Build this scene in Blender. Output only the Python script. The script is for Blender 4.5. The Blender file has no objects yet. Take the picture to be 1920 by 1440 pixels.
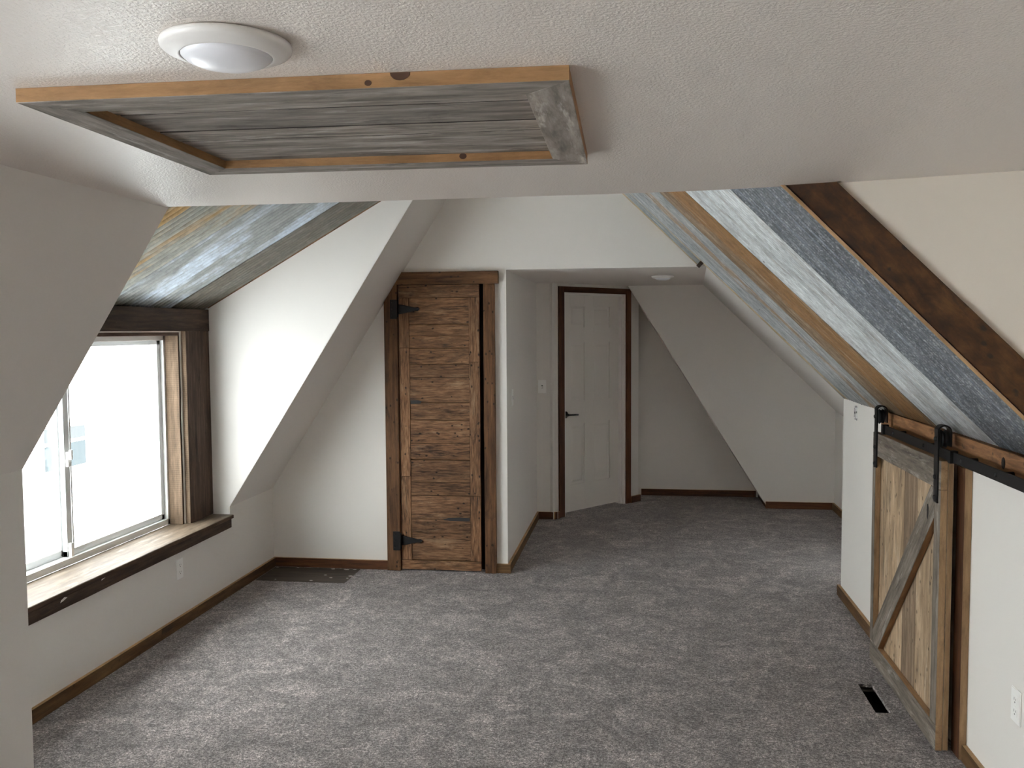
import bpy, bmesh, math, random
from mathutils import Vector, Matrix, noise

random.seed(7)
scene = bpy.context.scene
col = scene.collection

# ------------------------------------------------------------------ camera
F_PX = 1689.73
yaw, pitch, roll = 0.139823, 0.0595158, -0.0063903
fwd = Vector((-math.sin(yaw) * math.cos(pitch), math.cos(yaw) * math.cos(pitch), -math.sin(pitch)))
rt = Vector((math.cos(yaw), math.sin(yaw), 0))
up = rt.cross(fwd)
rt2 = rt * math.cos(roll) + up * math.sin(roll)
up2 = -rt * math.sin(roll) + up * math.cos(roll)
cam_d = bpy.data.cameras.new('camera')
cam = bpy.data.objects.new('camera', cam_d)
col.objects.link(cam)
cm = Matrix((rt2, up2, -fwd)).transposed().to_4x4()
cm.translation = Vector((0, 0, 1.664))
cam.matrix_world = cm
cam_d.sensor_width = 36
cam_d.lens = F_PX / 1920 * 36
cam_d.clip_start = 0.02
cam_d.clip_end = 400
scene.camera = cam

# ------------------------------------------------------------------ daylight: one even overcast sky
world = bpy.data.worlds.new('overcast_sky')
scene.world = world
world.use_nodes = True
bg = world.node_tree.nodes['Background']
bg.inputs['Color'].default_value = (0.97, 0.985, 1.0, 1)
bg.inputs['Strength'].default_value = 6.0

scene.cycles.max_bounces = 16
scene.cycles.diffuse_bounces = 12
scene.view_settings.view_transform = 'Standard'
scene.view_settings.look = 'None'
scene.view_settings.exposure = 1.38
scene.view_settings.gamma = 1
scene.view_settings.use_curve_mapping = False

# ------------------------------------------------------------------ materials
MATS = {}


class NT:
    def __init__(s, name):
        s.m = bpy.data.materials.new(name)
        s.m.use_nodes = True
        s.t = s.m.node_tree
        s.b = s.t.nodes['Principled BSDF']
        s.out = s.t.nodes['Material Output']

    def n(s, kind, **kw):
        nd = s.t.nodes.new(kind)
        for k, v in kw.items():
            if k in nd.bl_rna.properties:
                setattr(nd, k, v)
            else:
                nd.inputs[k.replace('_', ' ')].default_value = v
        return nd

    def l(s, a, b):
        s.t.links.new(a, b)

    def coords(s, scale, rnd=True, loc=(0, 0, 0)):
        tc = s.n('ShaderNodeTexCoord')
        mp = s.n('ShaderNodeMapping')
        mp.inputs['Scale'].default_value = scale
        mp.inputs['Location'].default_value = loc
        src = tc.outputs['Object']
        if rnd:
            oi = s.n('ShaderNodeObjectInfo')
            mu = s.n('ShaderNodeVectorMath', operation='MULTIPLY_ADD')
            s.l(oi.outputs['Random'], mu.inputs[0])
            mu.inputs[1].default_value = (17.3, 41.7, 29.1)
            s.l(src, mu.inputs[2])
            src = mu.outputs[0]
        s.l(src, mp.inputs['Vector'])
        return mp.outputs[0]

    def noise(s, vec, scale, detail=4, rough=.55, dist=0):
        nd = s.n('ShaderNodeTexNoise')
        nd.inputs['Scale'].default_value = scale
        nd.inputs['Detail'].default_value = detail
        nd.inputs['Roughness'].default_value = rough
        nd.inputs['Distortion'].default_value = dist
        s.l(vec, nd.inputs['Vector'])
        return nd.outputs[0]

    def ramp(s, fac, stops, interp='LINEAR'):
        r = s.n('ShaderNodeValToRGB')
        e = r.color_ramp.elements
        r.color_ramp.interpolation = interp
        while len(e) < len(stops):
            e.new(0.5)
        for el, (p, c) in zip(e, stops):
            el.position = p
            el.color = (c[0], c[1], c[2], 1) if not isinstance(c, (int, float)) else (c, c, c, 1)
        s.l(fac, r.inputs[0])
        return r.outputs[0]

    def mix(s, fac, a, b, mode='MIX'):
        m = s.n('ShaderNodeMixRGB', blend_type=mode)
        for i, v in ((0, fac), (1, a), (2, b)):
            if isinstance(v, (int, float)):
                m.inputs[i].default_value = v
            elif isinstance(v, tuple):
                m.inputs[i].default_value = (*v, 1)
            else:
                s.l(v, m.inputs[i])
        return m.outputs[0]

    def math(s, op, a, b=0.0):
        m = s.n('ShaderNodeMath', operation=op)
        for i, v in ((0, a), (1, b)):
            if isinstance(v, (int, float)):
                m.inputs[i].default_value = v
            else:
                s.l(v, m.inputs[i])
        return m.outputs[0]

    def bump(s, h, strength=.3, dist=.005):
        b = s.n('ShaderNodeBump')
        b.inputs['Strength'].default_value = strength
        b.inputs['Distance'].default_value = dist
        s.l(h, b.inputs['Height'])
        s.l(b.outputs[0], s.b.inputs['Normal'])

    def set(s, color=None, rough=None, metal=None, spec=None):
        if color is not None:
            if isinstance(color, tuple):
                s.b.inputs['Base Color'].default_value = (*color, 1)
            else:
                s.l(color, s.b.inputs['Base Color'])
        if rough is not None:
            if isinstance(rough, (int, float)):
                s.b.inputs['Roughness'].default_value = rough
            else:
                s.l(rough, s.b.inputs['Roughness'])
        if metal is not None:
            s.b.inputs['Metallic'].default_value = metal
        if spec is not None:
            s.b.inputs['Specular IOR Level'].default_value = spec
        return s.m


def reg(name, m):
    MATS[name] = m
    return m


def plain(name, color, rough=.5, metal=0.0, spec=.5, bump=None):
    t = NT(name)
    if bump:
        v = t.coords((1, 1, 1), False)
        t.bump(t.noise(v, bump[0], 3), bump[1], bump[2])
    return reg(name, t.set(color, rough, metal, spec))


def paint(name, color, scale, strength, dist, rough=.55):
    """rolled wall paint over textured drywall"""
    t = NT(name)
    v = t.coords((1, 1, 1), False)
    n1 = t.noise(v, scale, 3, .6)
    n2 = t.noise(v, 1.3, 2)
    c = t.ramp(n2, [(.3, tuple(x * .97 for x in color)), (.7, color)])
    t.bump(n1, strength, dist)
    return reg(name, t.set(c, rough, 0, .35))


paint('warm_lit_wall_paint', (.75, .685, .60), 170, .16, .0012)  # same paint as the other walls, warm bounced light put into its colour
paint('wall_paint', (.81, .78, .735), 170, .16, .0012)
paint('slope_paint', (.79, .755, .71), 150, .16, .0015)


def knockdown():
    t = NT('ceiling_knockdown')
    v = t.coords((1, 1, 1), False)
    n1 = t.noise(v, 150, 3, .55, .2)
    h = t.ramp(n1, [(.40, 0.0), (.62, 1.0)], 'EASE')
    n3 = t.noise(v, 300, 2)
    hh = t.math('ADD', h, t.math('MULTIPLY', n3, .3))
    t.bump(hh, .34, .0018)
    return reg('ceiling_knockdown', t.set((.75, .69, .64), .34, 0, .5))


knockdown()


def carpet():
    t = NT('carpet')
    v = t.coords((1, 1, 1), False)
    fine = t.noise(v, 170, 5, .78)
    tuft = t.noise(v, 75, 3, .65)
    mid = t.noise(v, 22, 4, .65, .5)
    nap = t.noise(v, 4.5, 6, .70, .9)
    speck = t.math('ADD', t.math('MULTIPLY', fine, .65), t.math('MULTIPLY', tuft, .35))
    c = t.ramp(speck, [(.39, (.040, .031, .030)), (.47, (.170, .143, .137)), (.53, (.39, .345, .332)), (.61, (.84, .775, .755))])
    c2 = t.mix(1.0, c, t.ramp(nap, [(.38, .72), (.52, 1.0), (.64, 1.42)]), 'MULTIPLY')
    c3 = t.mix(1.0, c2, t.ramp(mid, [(.36, .70), (.5, 1.0), (.64, 1.25)]), 'MULTIPLY')
    hgt = t.math('ADD', t.math('MULTIPLY', speck, 1.0), t.math('MULTIPLY', mid, .35))
    t.bump(hgt, .9, .010)
    m = t.set(c3, .95, 0, .1)
    t.b.inputs['Sheen Weight'].default_value = .25
    t.b.inputs['Sheen Roughness'].default_value = .6
    return reg('carpet', m)


carpet()


def wood(name, dark, mid, light, grain=(3.0, 46, 46), contrast=(.33, .68), stain=None, stain_amt=0.0, worm=0.0,
         pale=None, pale_amt=0.0, rough=.75, bump=.35, saw=0.0, tone=.35):
    """reclaimed board: grain runs along the board's own X axis"""
    t = NT(name)
    v = t.coords(grain)
    vb = t.coords((1.6, 9, 9))
    vw = t.coords((1, 1, 1))
    g = t.noise(v, 1.0, 7, .62, .35)
    b = t.noise(vb, 1.0, 4, .6, .3)
    f = t.math('ADD', t.math('MULTIPLY', g, 1 - tone), t.math('MULTIPLY', b, tone))
    c = t.ramp(f, [(contrast[0], dark), ((contrast[0] + contrast[1]) / 2, mid), (contrast[1], light)])
    if pale:
        pn = t.noise(t.coords((3.5, 20, 20), loc=(3, 1, 7)), 1.0, 8, .72, .4)
        c = t.mix(t.ramp(pn, [(.55, 0.0), (.67, pale_amt)]), c, pale)
    if stain:
        sn = t.noise(t.coords((3.6, 12, 12), loc=(9, 4, 2)), 1.0, 8, .72, .6)
        c = t.mix(t.ramp(sn, [(.54, 0.0), (.70, stain_amt)]), c, stain)
    if worm:
        vo = t.n('ShaderNodeTexVoronoi', feature='F1')
        vo.inputs['Scale'].default_value = 26
        vo.inputs['Randomness'].default_value = 1
        t.l(t.coords((.7, 1, 1)), vo.inputs['Vector'])
        nn = t.noise(vw, 90, 2)
        d = t.math('ADD', vo.outputs['Distance'], t.math('MULTIPLY', nn, .16))
        gate = t.noise(vw, 9, 2)
        dd = t.math('ADD', d, t.ramp(gate, [(.38, .35), (.50, 0.0)]))
        c = t.mix(t.ramp(dd, [(.19, worm), (.28, 0.0)]), c, (.018, .012, .008))
    h = g
    if saw:
        wv = t.n('ShaderNodeTexWave', wave_type='BANDS', bands_direction='X')
        wv.inputs['Scale'].default_value = 26
        wv.inputs['Distortion'].default_value = 2.0
        wv.inputs['Detail'].default_value = 2
        t.l(t.coords((1, .35, .35)), wv.inputs['Vector'])
        h = t.math('ADD', g, t.math('MULTIPLY', wv.outputs[1], .25))
        c = t.mix(t.math('MULTIPLY', wv.outputs[1], saw), c, tuple(x * 1.35 for x in light))
    oi = t.n('ShaderNodeObjectInfo')
    tone_f = t.math('ADD', .80, t.math('MULTIPLY', oi.outputs['Random'], .42))
    mo = t.ramp(t.noise(t.coords((7, 40, 40), loc=(1, 8, 3)), 1.0, 8, .75, .3), [(.30, .62), (.5, 1.0), (.70, 1.32)])
    c = t.mix(1.0, c, mo, 'MULTIPLY')
    hs = t.n('ShaderNodeHueSaturation')
    t.l(tone_f, hs.inputs['Value'])
    t.l(c, hs.inputs['Color'])
    c = hs.outputs[0]
    t.bump(h, bump, .003)
    return reg(name, t.set(c, rough, 0, .3))


wood('rustic_door', (.035, .017, .009), (.175, .088, .043), (.30, .168, .09), grain=(11, 95, 95), contrast=(.36, .64), stain=(.022, .016, .012), stain_amt=.75, worm=.95, pale=(.36, .235, .14), pale_amt=.55, bump=.5)
wood('rustic_casing', (.035, .017, .009), (.125, .06, .027), (.21, .108, .052), stain=(.018, .012, .01), stain_amt=.75, worm=.85)
wood('dark_baseboard', (.03, .011, .005), (.095, .035, .014), (.165, .068, .027), stain=(.01, .006, .004), stain_amt=.6, rough=.6)
wood('tan_baseboard', (.05, .025, .010), (.12, .063, .026), (.19, .108, .046), stain=(.03, .015, .008), stain_amt=.6, worm=.5, rough=.6)
wood('base_top_edge', (.30, .18, .085), (.44, .28, .145), (.56, .38, .21), rough=.7, bump=.15)
wood('dark_beam', (.025, .015, .010), (.072, .045, .031), (.13, .085, .058), stain=(.012, .008, .006), stain_amt=.6, pale=(.19, .135, .095), pale_amt=.35, rough=.8)
wood('sawn_jamb', (.06, .04, .024), (.125, .085, .054), (.18, .126, .083), saw=.2, stain=(.09, .055, .03), stain_amt=.4, rough=.85)
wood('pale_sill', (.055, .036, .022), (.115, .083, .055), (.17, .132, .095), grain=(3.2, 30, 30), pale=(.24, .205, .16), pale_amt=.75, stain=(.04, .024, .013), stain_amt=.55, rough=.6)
wood('grey_barn', (.085, .07, .056), (.185, .155, .125), (.30, .26, .215), pale=(.52, .49, .44), pale_amt=.5, stain=(.06, .04, .028), stain_amt=.6, rough=.85, bump=.5)
wood('grey_hatch', (.10, .086, .072), (.235, .205, .176), (.36, .32, .28), grain=(4.5, 34, 34), contrast=(.36, .64), pale=(.52, .475, .43), pale_amt=.85, stain=(.055, .044, .035), stain_amt=.7, rough=.85, bump=.22)
wood('tan_barn', (.20, .135, .08), (.40, .285, .18), (.58, .44, .30), grain=(4, 40, 40), stain=(.13, .105, .08), stain_amt=.85, worm=.7, pale=(.66, .54, .40), pale_amt=.55, rough=.8, tone=.55)
wood('mixed_barn', (.11, .075, .048), (.25, .175, .115), (.42, .31, .21), stain=(.08, .06, .045), stain_amt=.8, worm=.5, rough=.8)
wood('fresh_edge', (.21, .105, .042), (.34, .185, .082), (.42, .245, .12), grain=(1.6, 30, 30), rough=.6, bump=.12, tone=.5)
wood('barn_edge', (.25, .145, .075), (.36, .225, .12), (.43, .28, .155), grain=(1.6, 30, 30), rough=.65, bump=.12)
wood('aged_edge', (.10, .05, .022), (.20, .10, .044), (.29, .155, .07), rough=.7)
wood('rusty_board', (.020, .008, .004), (.085, .034, .011), (.15, .068, .022), grain=(16, 26, 26), contrast=(.36, .64), stain=(.012, .006, .005), stain_amt=.85, worm=.9, rough=.55)
wood('door_trim_wood', (.040, .015, .007), (.105, .038, .016), (.165, .066, .027), grain=(2, 30, 30), rough=.5, bump=.15)
wood('header_board', (.09, .04, .018), (.25, .122, .054), (.36, .195, .095), stain=(.05, .022, .014), stain_amt=.8, worm=.7, rough=.7)


def corrugated(name, base, alt, streak, streak_amt, pale, pale_amt, rough=.5, metal=.15, speck=0.0, patch=(1.5, 5.0), band=None, groove=.22):
    """weathered galvanised sheet: local x runs down the sheet, y across it"""
    t = NT(name)
    cs = t.noise(t.coords((2.2, 22, 22)), 1.0, 8, .70, .5)
    bl = t.noise(t.coords((2.6, 9.0, 9.0)), 1.0, 8, .72, .5)
    c = t.ramp(bl, [(.36, base), (.64, alt)])
    pn = t.noise(t.coords((patch[0], patch[1], patch[1]), loc=(5, 2, 1)), 1.0, 8, .66, .3)
    c = t.mix(t.ramp(pn, [(.46, 0.0), (.58, pale_amt)]), c, pale)
    if band:
        sep = t.n('ShaderNodeSeparateXYZ')
        t.l(t.coords((1, 1, 1), False), sep.inputs[0])
        wob = t.math('ADD', sep.outputs[1], t.math('MULTIPLY', t.math('SUBTRACT', bl, .5), band[3]))
        lo, hi = band[0], band[1]
        f = t.ramp(t.math('ADD', wob, .5), [(max(0, lo + .5 - .03), 0.0), (lo + .5 + .03, 1.0), (hi + .5 - .02, 1.0), (min(1, hi + .5 + .02), 0.0)])
        c = t.mix(f, c, band[2])
    c = t.mix(t.ramp(cs, [(.52, 0.0), (.64, streak_amt)]), c, streak)
    c = t.mix(t.ramp(cs, [(.30, .5), (.40, 0.0)]), c, tuple(x * .45 for x in base))
    if speck:
        sp = t.noise(t.coords((70, 90, 90)), 1.0, 5, .78)
        c = t.mix(t.ramp(sp, [(.50, 0.0), (.66, speck)]), c, (.60, .63, .65))
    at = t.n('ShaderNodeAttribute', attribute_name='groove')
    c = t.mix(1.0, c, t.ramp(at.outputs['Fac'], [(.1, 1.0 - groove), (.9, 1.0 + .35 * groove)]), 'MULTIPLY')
    mo = t.ramp(t.noise(t.coords((14, 24, 24), loc=(1, 8, 3)), 1.0, 9, .78, .3), [(.30, .60), (.5, 1.0), (.70, 1.35)])
    c = t.mix(1.0, c, mo, 'MULTIPLY')
    vo = t.n('ShaderNodeTexVoronoi', feature='F1')
    vo.inputs['Scale'].default_value = 4.5
    t.l(t.coords((1, 1, 1)), vo.inputs['Vector'])
    c = t.mix(t.ramp(vo.outputs['Distance'], [(.020, .9), (.035, 0.0)]), c, (.02, .018, .015))
    t.bump(t.noise(t.coords((8, 60, 60)), 1.0, 4), .15, .002)
    rr = t.ramp(bl, [(.3, rough), (.7, rough + .15)])
    return reg(name, t.set(c, rr, metal, .5))


corrugated('metal_pale', (.33, .355, .36), (.50, .52, .52), (.62, .64, .64), .6, (.22, .245, .25), .6, band=(.10, .17, (.52, .40, .22), .12))
corrugated('metal_grey', (.30, .315, .32), (.46, .475, .475), (.62, .64, .63), .6, (.24, .25, .25), .5, band=(-.02, .10, (.36, .27, .18), .5))
corrugated('metal_rust', (.20, .14, .085), (.31, .235, .16), (.42, .33, .24), .45, (.17, .10, .05), .6, rough=.65, metal=.0, band=(-.31, .06, (.275, .15, .062), .5))
corrugated('metal_white', (.44, .46, .465), (.60, .625, .63), (.34, .30, .26), .55, (.74, .77, .775), .7)
corrugated('metal_dark', (.095, .105, .115), (.17, .185, .20), (.30, .35, .42), .5, (.21, .23, .245), .5, speck=.55)
corrugated('dormer_gold', (.30, .305, .27), (.40, .405, .36), (.38, .27, .13), .45, (.46, .29, .11), .9, rough=.6, metal=.0, patch=(1.2, 5), groove=.5)
corrugated('dormer_blue', (.27, .285, .275), (.38, .395, .385), (.30, .26, .20), .3, (.60, .68, .76), .95, rough=.5, metal=.0, patch=(1.3, 4), groove=.35)
corrugated('dormer_brown', (.13, .11, .085), (.20, .18, .145), (.10, .075, .05), .5, (.25, .25, .225), .4, rough=.65, metal=.0)

plain('black_iron', (.014, .014, .015), .45, .6, .5, (120, .15, .001))
plain('black_matte', (.009, .009, .009), .6)
plain('dark_gap', (.012, .008, .006), .9)
plain('white_vinyl', (.84, .85, .84), .32)
plain('sash_vinyl', (.80, .82, .82), .35)
plain('white_plastic', (.93, .92, .89), .3)
plain('slot_dark', (.10, .09, .085), .6)
plain('lamp_rim', (.80, .775, .75), .4)
plain('lamp_lens', (.82, .82, .86), .30)
plain('door_white', (.80, .765, .71), .45, 0, .4, (40, .04, .001))
plain('jamb_white', (.83, .80, .76), .45)
plain('bare_drywall', (.80, .79, .76), .9)
plain('duct_metal', (.06, .055, .05), .5, .5)
plain('siding_white', (.88, .88, .87), .7)
plain('snow', (.90, .91, .93), .9)
plain('far_pane', (.030, .040, .044), .5, 0, .2)
plain('far_grey', (.055, .06, .062), .6, 0, .2)
plain('cable_black', (.06, .06, .06), .6)
plain('paint_fleck', (.78, .76, .72), .7)
plain('knot_wood', (.07, .028, .012), .6)
plain('mark_black', (.028, .026, .026), .8)


def floor_patch_mat():
    t = NT('bare_subfloor')
    v = t.coords((3, 30, 30), False)
    g = t.noise(v, 1.0, 5, .6)
    c = t.ramp(g, [(.35, (.030, .022, .016)), (.65, (.085, .064, .048))])
    t.bump(g, .3, .003)
    return reg('bare_subfloor', t.set(c, .55, 0, .4))


floor_patch_mat()


def glass_mat():
    t = NT('window_glass')
    nt = t.t
    tr = nt.nodes.new('ShaderNodeBsdfTransparent')
    tr.inputs[0].default_value = (.95, .97, .965, 1)
    gl = nt.nodes.new('ShaderNodeBsdfGlossy')
    gl.inputs['Roughness'].default_value = .01
    mx = nt.nodes.new('ShaderNodeMixShader')
    mx.inputs[0].default_value = .05
    nt.links.new(tr.outputs[0], mx.inputs[1])
    nt.links.new(gl.outputs[0], mx.inputs[2])
    nt.links.new(mx.outputs[0], t.out.inputs[0])
    return reg('window_glass', t.m)


glass_mat()

# ------------------------------------------------------------------ helpers
WM = {}


def link(name, mesh, world_m=None, parent=None):
    o = bpy.data.objects.new(name, mesh)
    col.objects.link(o)
    w = world_m or Matrix.Identity(4)
    if parent is not None:
        o.parent = parent
        o.matrix_basis = WM[parent].inverted() @ w
    else:
        o.matrix_basis = w
    WM[o] = w
    return o


def empty(name, loc):
    return link(name, None, Matrix.Translation(loc))


def tag(o, label, cat=None, group=None, kind=None):
    o['label'] = label
    if cat:
        o['category'] = cat
    if group:
        o['group'] = group
    if kind:
        o['kind'] = kind
    return o


def mesh_from(name, verts, faces, mats, mi=None, smooth=False):
    me = bpy.data.meshes.new(name)
    me.from_pydata([tuple(v) for v in verts], [], faces)
    for m in mats:
        me.materials.append(MATS[m])
    if mi:
        for p, i in zip(me.polygons, mi):
            p.material_index = i
    bm = bmesh.new()
    bm.from_mesh(me)
    bmesh.ops.recalc_face_normals(bm, faces=bm.faces)
    bm.to_mesh(me)
    bm.free()
    if smooth:
        for p in me.polygons:
            p.use_smooth = True
    me.update()
    return me


def prism(name, pts, off, mat, parent=None):
    """flat polygon (world points) extruded by off"""
    off = Vector(off)
    pts = [Vector(p) for p in pts]
    n = len(pts)
    vs = pts + [p + off for p in pts]
    fs = [tuple(range(n)), tuple(range(2 * n - 1, n - 1, -1))]
    fs += [(i, (i + 1) % n, n + (i + 1) % n, n + i) for i in range(n)]
    return link(name, mesh_from(name, vs, fs, [mat]), None, parent)


def boxes(name, lst, mat, parent=None, bevel=0.0):
    """one object from one or more axis aligned boxes (x0,x1,y0,y1,z0,z1), its origin at their middle"""
    c = Vector(((min(b[0] for b in lst) + max(b[1] for b in lst)) / 2, (min(b[2] for b in lst) + max(b[3] for b in lst)) / 2,
                (min(b[4] for b in lst) + max(b[5] for b in lst)) / 2))
    bm = bmesh.new()
    for x0, x1, y0, y1, z0, z1 in lst:
        g = bmesh.ops.create_cube(bm, size=1)
        for v in g['verts']:
            v.co = Vector(((x0 + x1) / 2 + v.co.x * (x1 - x0), (y0 + y1) / 2 + v.co.y * (y1 - y0), (z0 + z1) / 2 + v.co.z * (z1 - z0))) - c
    if bevel:
        bmesh.ops.bevel(bm, geom=bm.edges[:], offset=bevel, segments=2, affect='EDGES', profile=.6)
    me = bpy.data.meshes.new(name)
    bm.to_mesh(me)
    bm.free()
    me.materials.append(MATS[mat])
    return link(name, me, Matrix.Translation(c), parent)


def frame_matrix(org, ux, uy):
    ux = Vector(ux).normalized()
    uy = (Vector(uy) - ux * Vector(uy).dot(ux)).normalized()
    uz = ux.cross(uy)
    m = Matrix((ux, uy, uz)).transposed().to_4x4()
    m.translation = Vector(org)
    return m


def plank(name, org, ux, uy, outline, T, face, edge=None, parent=None, bev=.0012, jit=0.0, sub=.16):
    """board: outline in (length, width) from org, thickness T along ux x uy; face material on top, edge material on its sides"""
    pts = []
    n = len(outline)
    for i in range(n):
        a = Vector((*outline[i], 0))
        b = Vector((*outline[(i + 1) % n], 0))
        L = (b - a).length
        k = max(1, int(L / sub)) if jit else 1
        for j in range(k):
            p = a.lerp(b, j / k)
            if j and jit:
                d = (b - a).normalized()
                p += Vector((-d.y, d.x, 0)) * random.uniform(-jit, jit)
            pts.append(p)
    c = sum(pts, Vector()) / len(pts)
    n = len(pts)
    ins = bev
    cen = c
    top = []
    for p in pts:
        d = cen - p
        top.append(p + Vector((math.copysign(min(ins, abs(d.x)), d.x), math.copysign(min(ins, abs(d.y)), d.y), 0)) if bev else p.copy())
    vs = [p - c for p in pts] + [p - c + Vector((0, 0, T - ins)) for p in pts] + [p - c + Vector((0, 0, T)) for p in top]
    fs = [tuple(range(n - 1, -1, -1))]
    mi = [1]
    for i in range(n):
        j = (i + 1) % n
        fs.append((i, j, n + j, n + i))
        mi.append(1)
        fs.append((n + i, n + j, 2 * n + j, 2 * n + i))
        mi.append(0)
    fs.append(tuple(range(2 * n, 3 * n)))
    mi.append(0)
    me = mesh_from(name, vs, fs, [face, edge or face], mi)
    m = frame_matrix(org, ux, uy)
    m.translation = m @ c
    return link(name, me, m, parent)


def rect(L, W):
    return [(0, 0), (L, 0), (L, W), (0, W)]


def lathe(name, prof, mat, world_m, parent=None, seg=48, mats=None):
    """profile [(r,z)] spun about local z"""
    vs, fs = [], []
    for r, z in prof:
        for k in range(seg):
            a = 2 * math.pi * k / seg
            vs.append((r * math.cos(a), r * math.sin(a), z))
    for i in range(len(prof) - 1):
        for k in range(seg):
            k2 = (k + 1) % seg
            fs.append((i * seg + k, i * seg + k2, (i + 1) * seg + k2, (i + 1) * seg + k))
    me = mesh_from(name, vs, fs, [mat], None, True)
    return link(name, me, world_m, parent)


def tube(name, pts, r, mat, parent=None, seg=8):
    vs, fs = [], []
    pts = [Vector(p) for p in pts]
    for i, p in enumerate(pts):
        d = (pts[min(i + 1, len(pts) - 1)] - pts[max(i - 1, 0)]).normalized()
        a = d.cross(Vector((0, 0, 1)))
        if a.length < .01:
            a = d.cross(Vector((1, 0, 0)))
        a.normalize()
        b = d.cross(a)
        for k in range(seg):
            t = 2 * math.pi * k / seg
            vs.append(p + (a * math.cos(t) + b * math.sin(t)) * r)
    for i in range(len(pts) - 1):
        for k in range(seg):
            k2 = (k + 1) % seg
            fs.append((i * seg + k, i * seg + k2, (i + 1) * seg + k2, (i + 1) * seg + k))
    fs.append(tuple(range(seg - 1, -1, -1)))
    fs.append(tuple(range((len(pts) - 1) * seg, len(pts) * seg)))
    return link(name, mesh_from(name, vs, fs, [mat], None, True), None, parent)


def struct(o, label, cat='wall'):
    return tag(o, label, cat, None, 'structure')


# ------------------------------------------------------------------ the room's measures (metres)
XL, XW, XN = -2.569, -2.676, -2.169      # low left wall, window casing face, nearer left knee wall
SL, ZL = 1.5572, 0.5572                  # main roof pitch, its height at the low wall
HC, HA = 2.087, 2.072                    # flat ceiling, alcove ceiling
YD, YC, YB = 2.907, 5.355, 6.039         # dormer near cheek, far cheek, back wall
XA, YAL = -0.886, 7.836
SR, CR, CS = 0.975, 2.4485, 2.646        # right shed roof: metal face, bare drywall face
XR, YR, XR2 = 1.25, 5.76, 1.779
YF1, YF2 = 8.527, 9.09
ZH, ZS, SD = 1.817, 0.512, 0.565
BB = 0.0645
ZV = 2.64                                # top of the vault
YREAR, XFAR = -2.7, 2.3


def xs(z):
    return XL + (z - ZL) / SL


def zslope(x):
    return ZL + SL * (x - XL)


def zdorm(x):
    return ZH + SD * (x - XW)


# ------------------------------------------------------------------ floor
VX0, VX1, VY0, VY1 = 1.02, 1.085, 3.995, 4.315
PX0, PX1, PY0, PY1 = XL + .02, -1.925, 5.66, YB - .02
fl = []
xsplit = [-2.75, PX0, PX1, VX0, VX1, 2.5]
ysplit = [YREAR - .1, VY0, VY1, PY0, PY1, 9.2]
for i in range(5):
    for j in range(5):
        if (i == 3 and j == 1) or (i == 1 and j == 3):
            continue
        fl.append((xsplit[i], xsplit[i + 1], ysplit[j], ysplit[j + 1]))
vs, fs = [], []


def vid(p, cache={}):
    k = tuple(round(x, 4) for x in p)
    if k not in cache:
        cache[k] = len(vs)
        vs.append(p)
    return cache[k]


for x0, x1, y0, y1 in fl:
    fs.append(tuple(vid(p) for p in ((x0, y0, 0), (x1, y0, 0), (x1, y1, 0), (x0, y1, 0))))
for x0, x1, y0, y1 in ((VX0, VX1, VY0, VY1), (PX0, PX1, PY0, PY1)):
    q = [(x0, y0), (x1, y0), (x1, y1), (x0, y1)]
    for i in range(4):
        a, b = q[i], q[(i + 1) % 4]
        fs.append(tuple(vid(p) for p in ((*a, 0), (*a, -.014), (*b, -.014), (*b, 0))))
floor = link('floor', mesh_from('floor', vs, fs, ['carpet']))
struct(floor, 'grey brown heathered cut pile carpet covering the whole attic floor', 'floor')
sub = boxes('subfloor', [(-2.75, VX0, YREAR - .1, 9.2, -.06, -.014), (VX1, 2.5, YREAR - .1, 9.2, -.06, -.014),
                         (VX0, VX1, YREAR - .1, VY0, -.06, -.014), (VX0, VX1, VY1, 9.2, -.06, -.014)], 'bare_subfloor', floor)

# ------------------------------------------------------------------ walls and ceilings
W = 'wall_paint'
struct(prism('wall_left', [(XL, YD, 0), (XL, YB, 0), (XL, YB, ZL), (XL, YC + .004, ZL), (XL, YC + .004, ZS - .022), (XL, YD, ZS - .022)], (-.10, 0, 0), W),
       'low white wall under the window along the left side')
ND0, ND1, NDZ = -1.5, 1.15, 2.0
struct(boxes('wall_left_near', [(XN - .06, XN, YREAR, ND0, 0, zslope(XN)), (XN - .06, XN, ND1, YD, 0, zslope(XN))], W),
       'shadowed white knee wall at the left picture edge')


def slope_strip(y0, y1, z0, z1):
    return [(x, y, z) for (x, z) in ((xs(z0), z0), (xs(z1), z1), (xs(z1) - .05, z1 + .032), (xs(z0) - .05, z0 + .032)) for y in (y0, y1)]


rv, rf = [], []
for q in (slope_strip(YREAR, ND0, zslope(XN), ZV), slope_strip(ND1, YD - .001, zslope(XN), ZV), slope_strip(ND0, ND1, NDZ, ZV)):
    n0 = len(rv)
    rv += q
    rf += [tuple(n0 + i_ for i_ in f_) for f_ in ((0, 1, 3, 2), (2, 3, 5, 4), (4, 5, 7, 6), (6, 7, 1, 0), (0, 2, 4, 6), (1, 7, 5, 3))]
struct(link('wall_left_slope_near', mesh_from('wall_left_slope_near', rv, rf, ['slope_paint'])), 'shadowed sloping white drywall in front of the window at upper left')
struct(prism('wall_left_slope_far', [(XL, YC + .002, ZL), (XL, YB, ZL), (xs(ZV), YB, ZV), (xs(ZV), YC + .002, ZV)], (-.05, 0, .032), 'slope_paint'),
       'narrow grey sloping drywall strip left of the rustic closet door')
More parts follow.
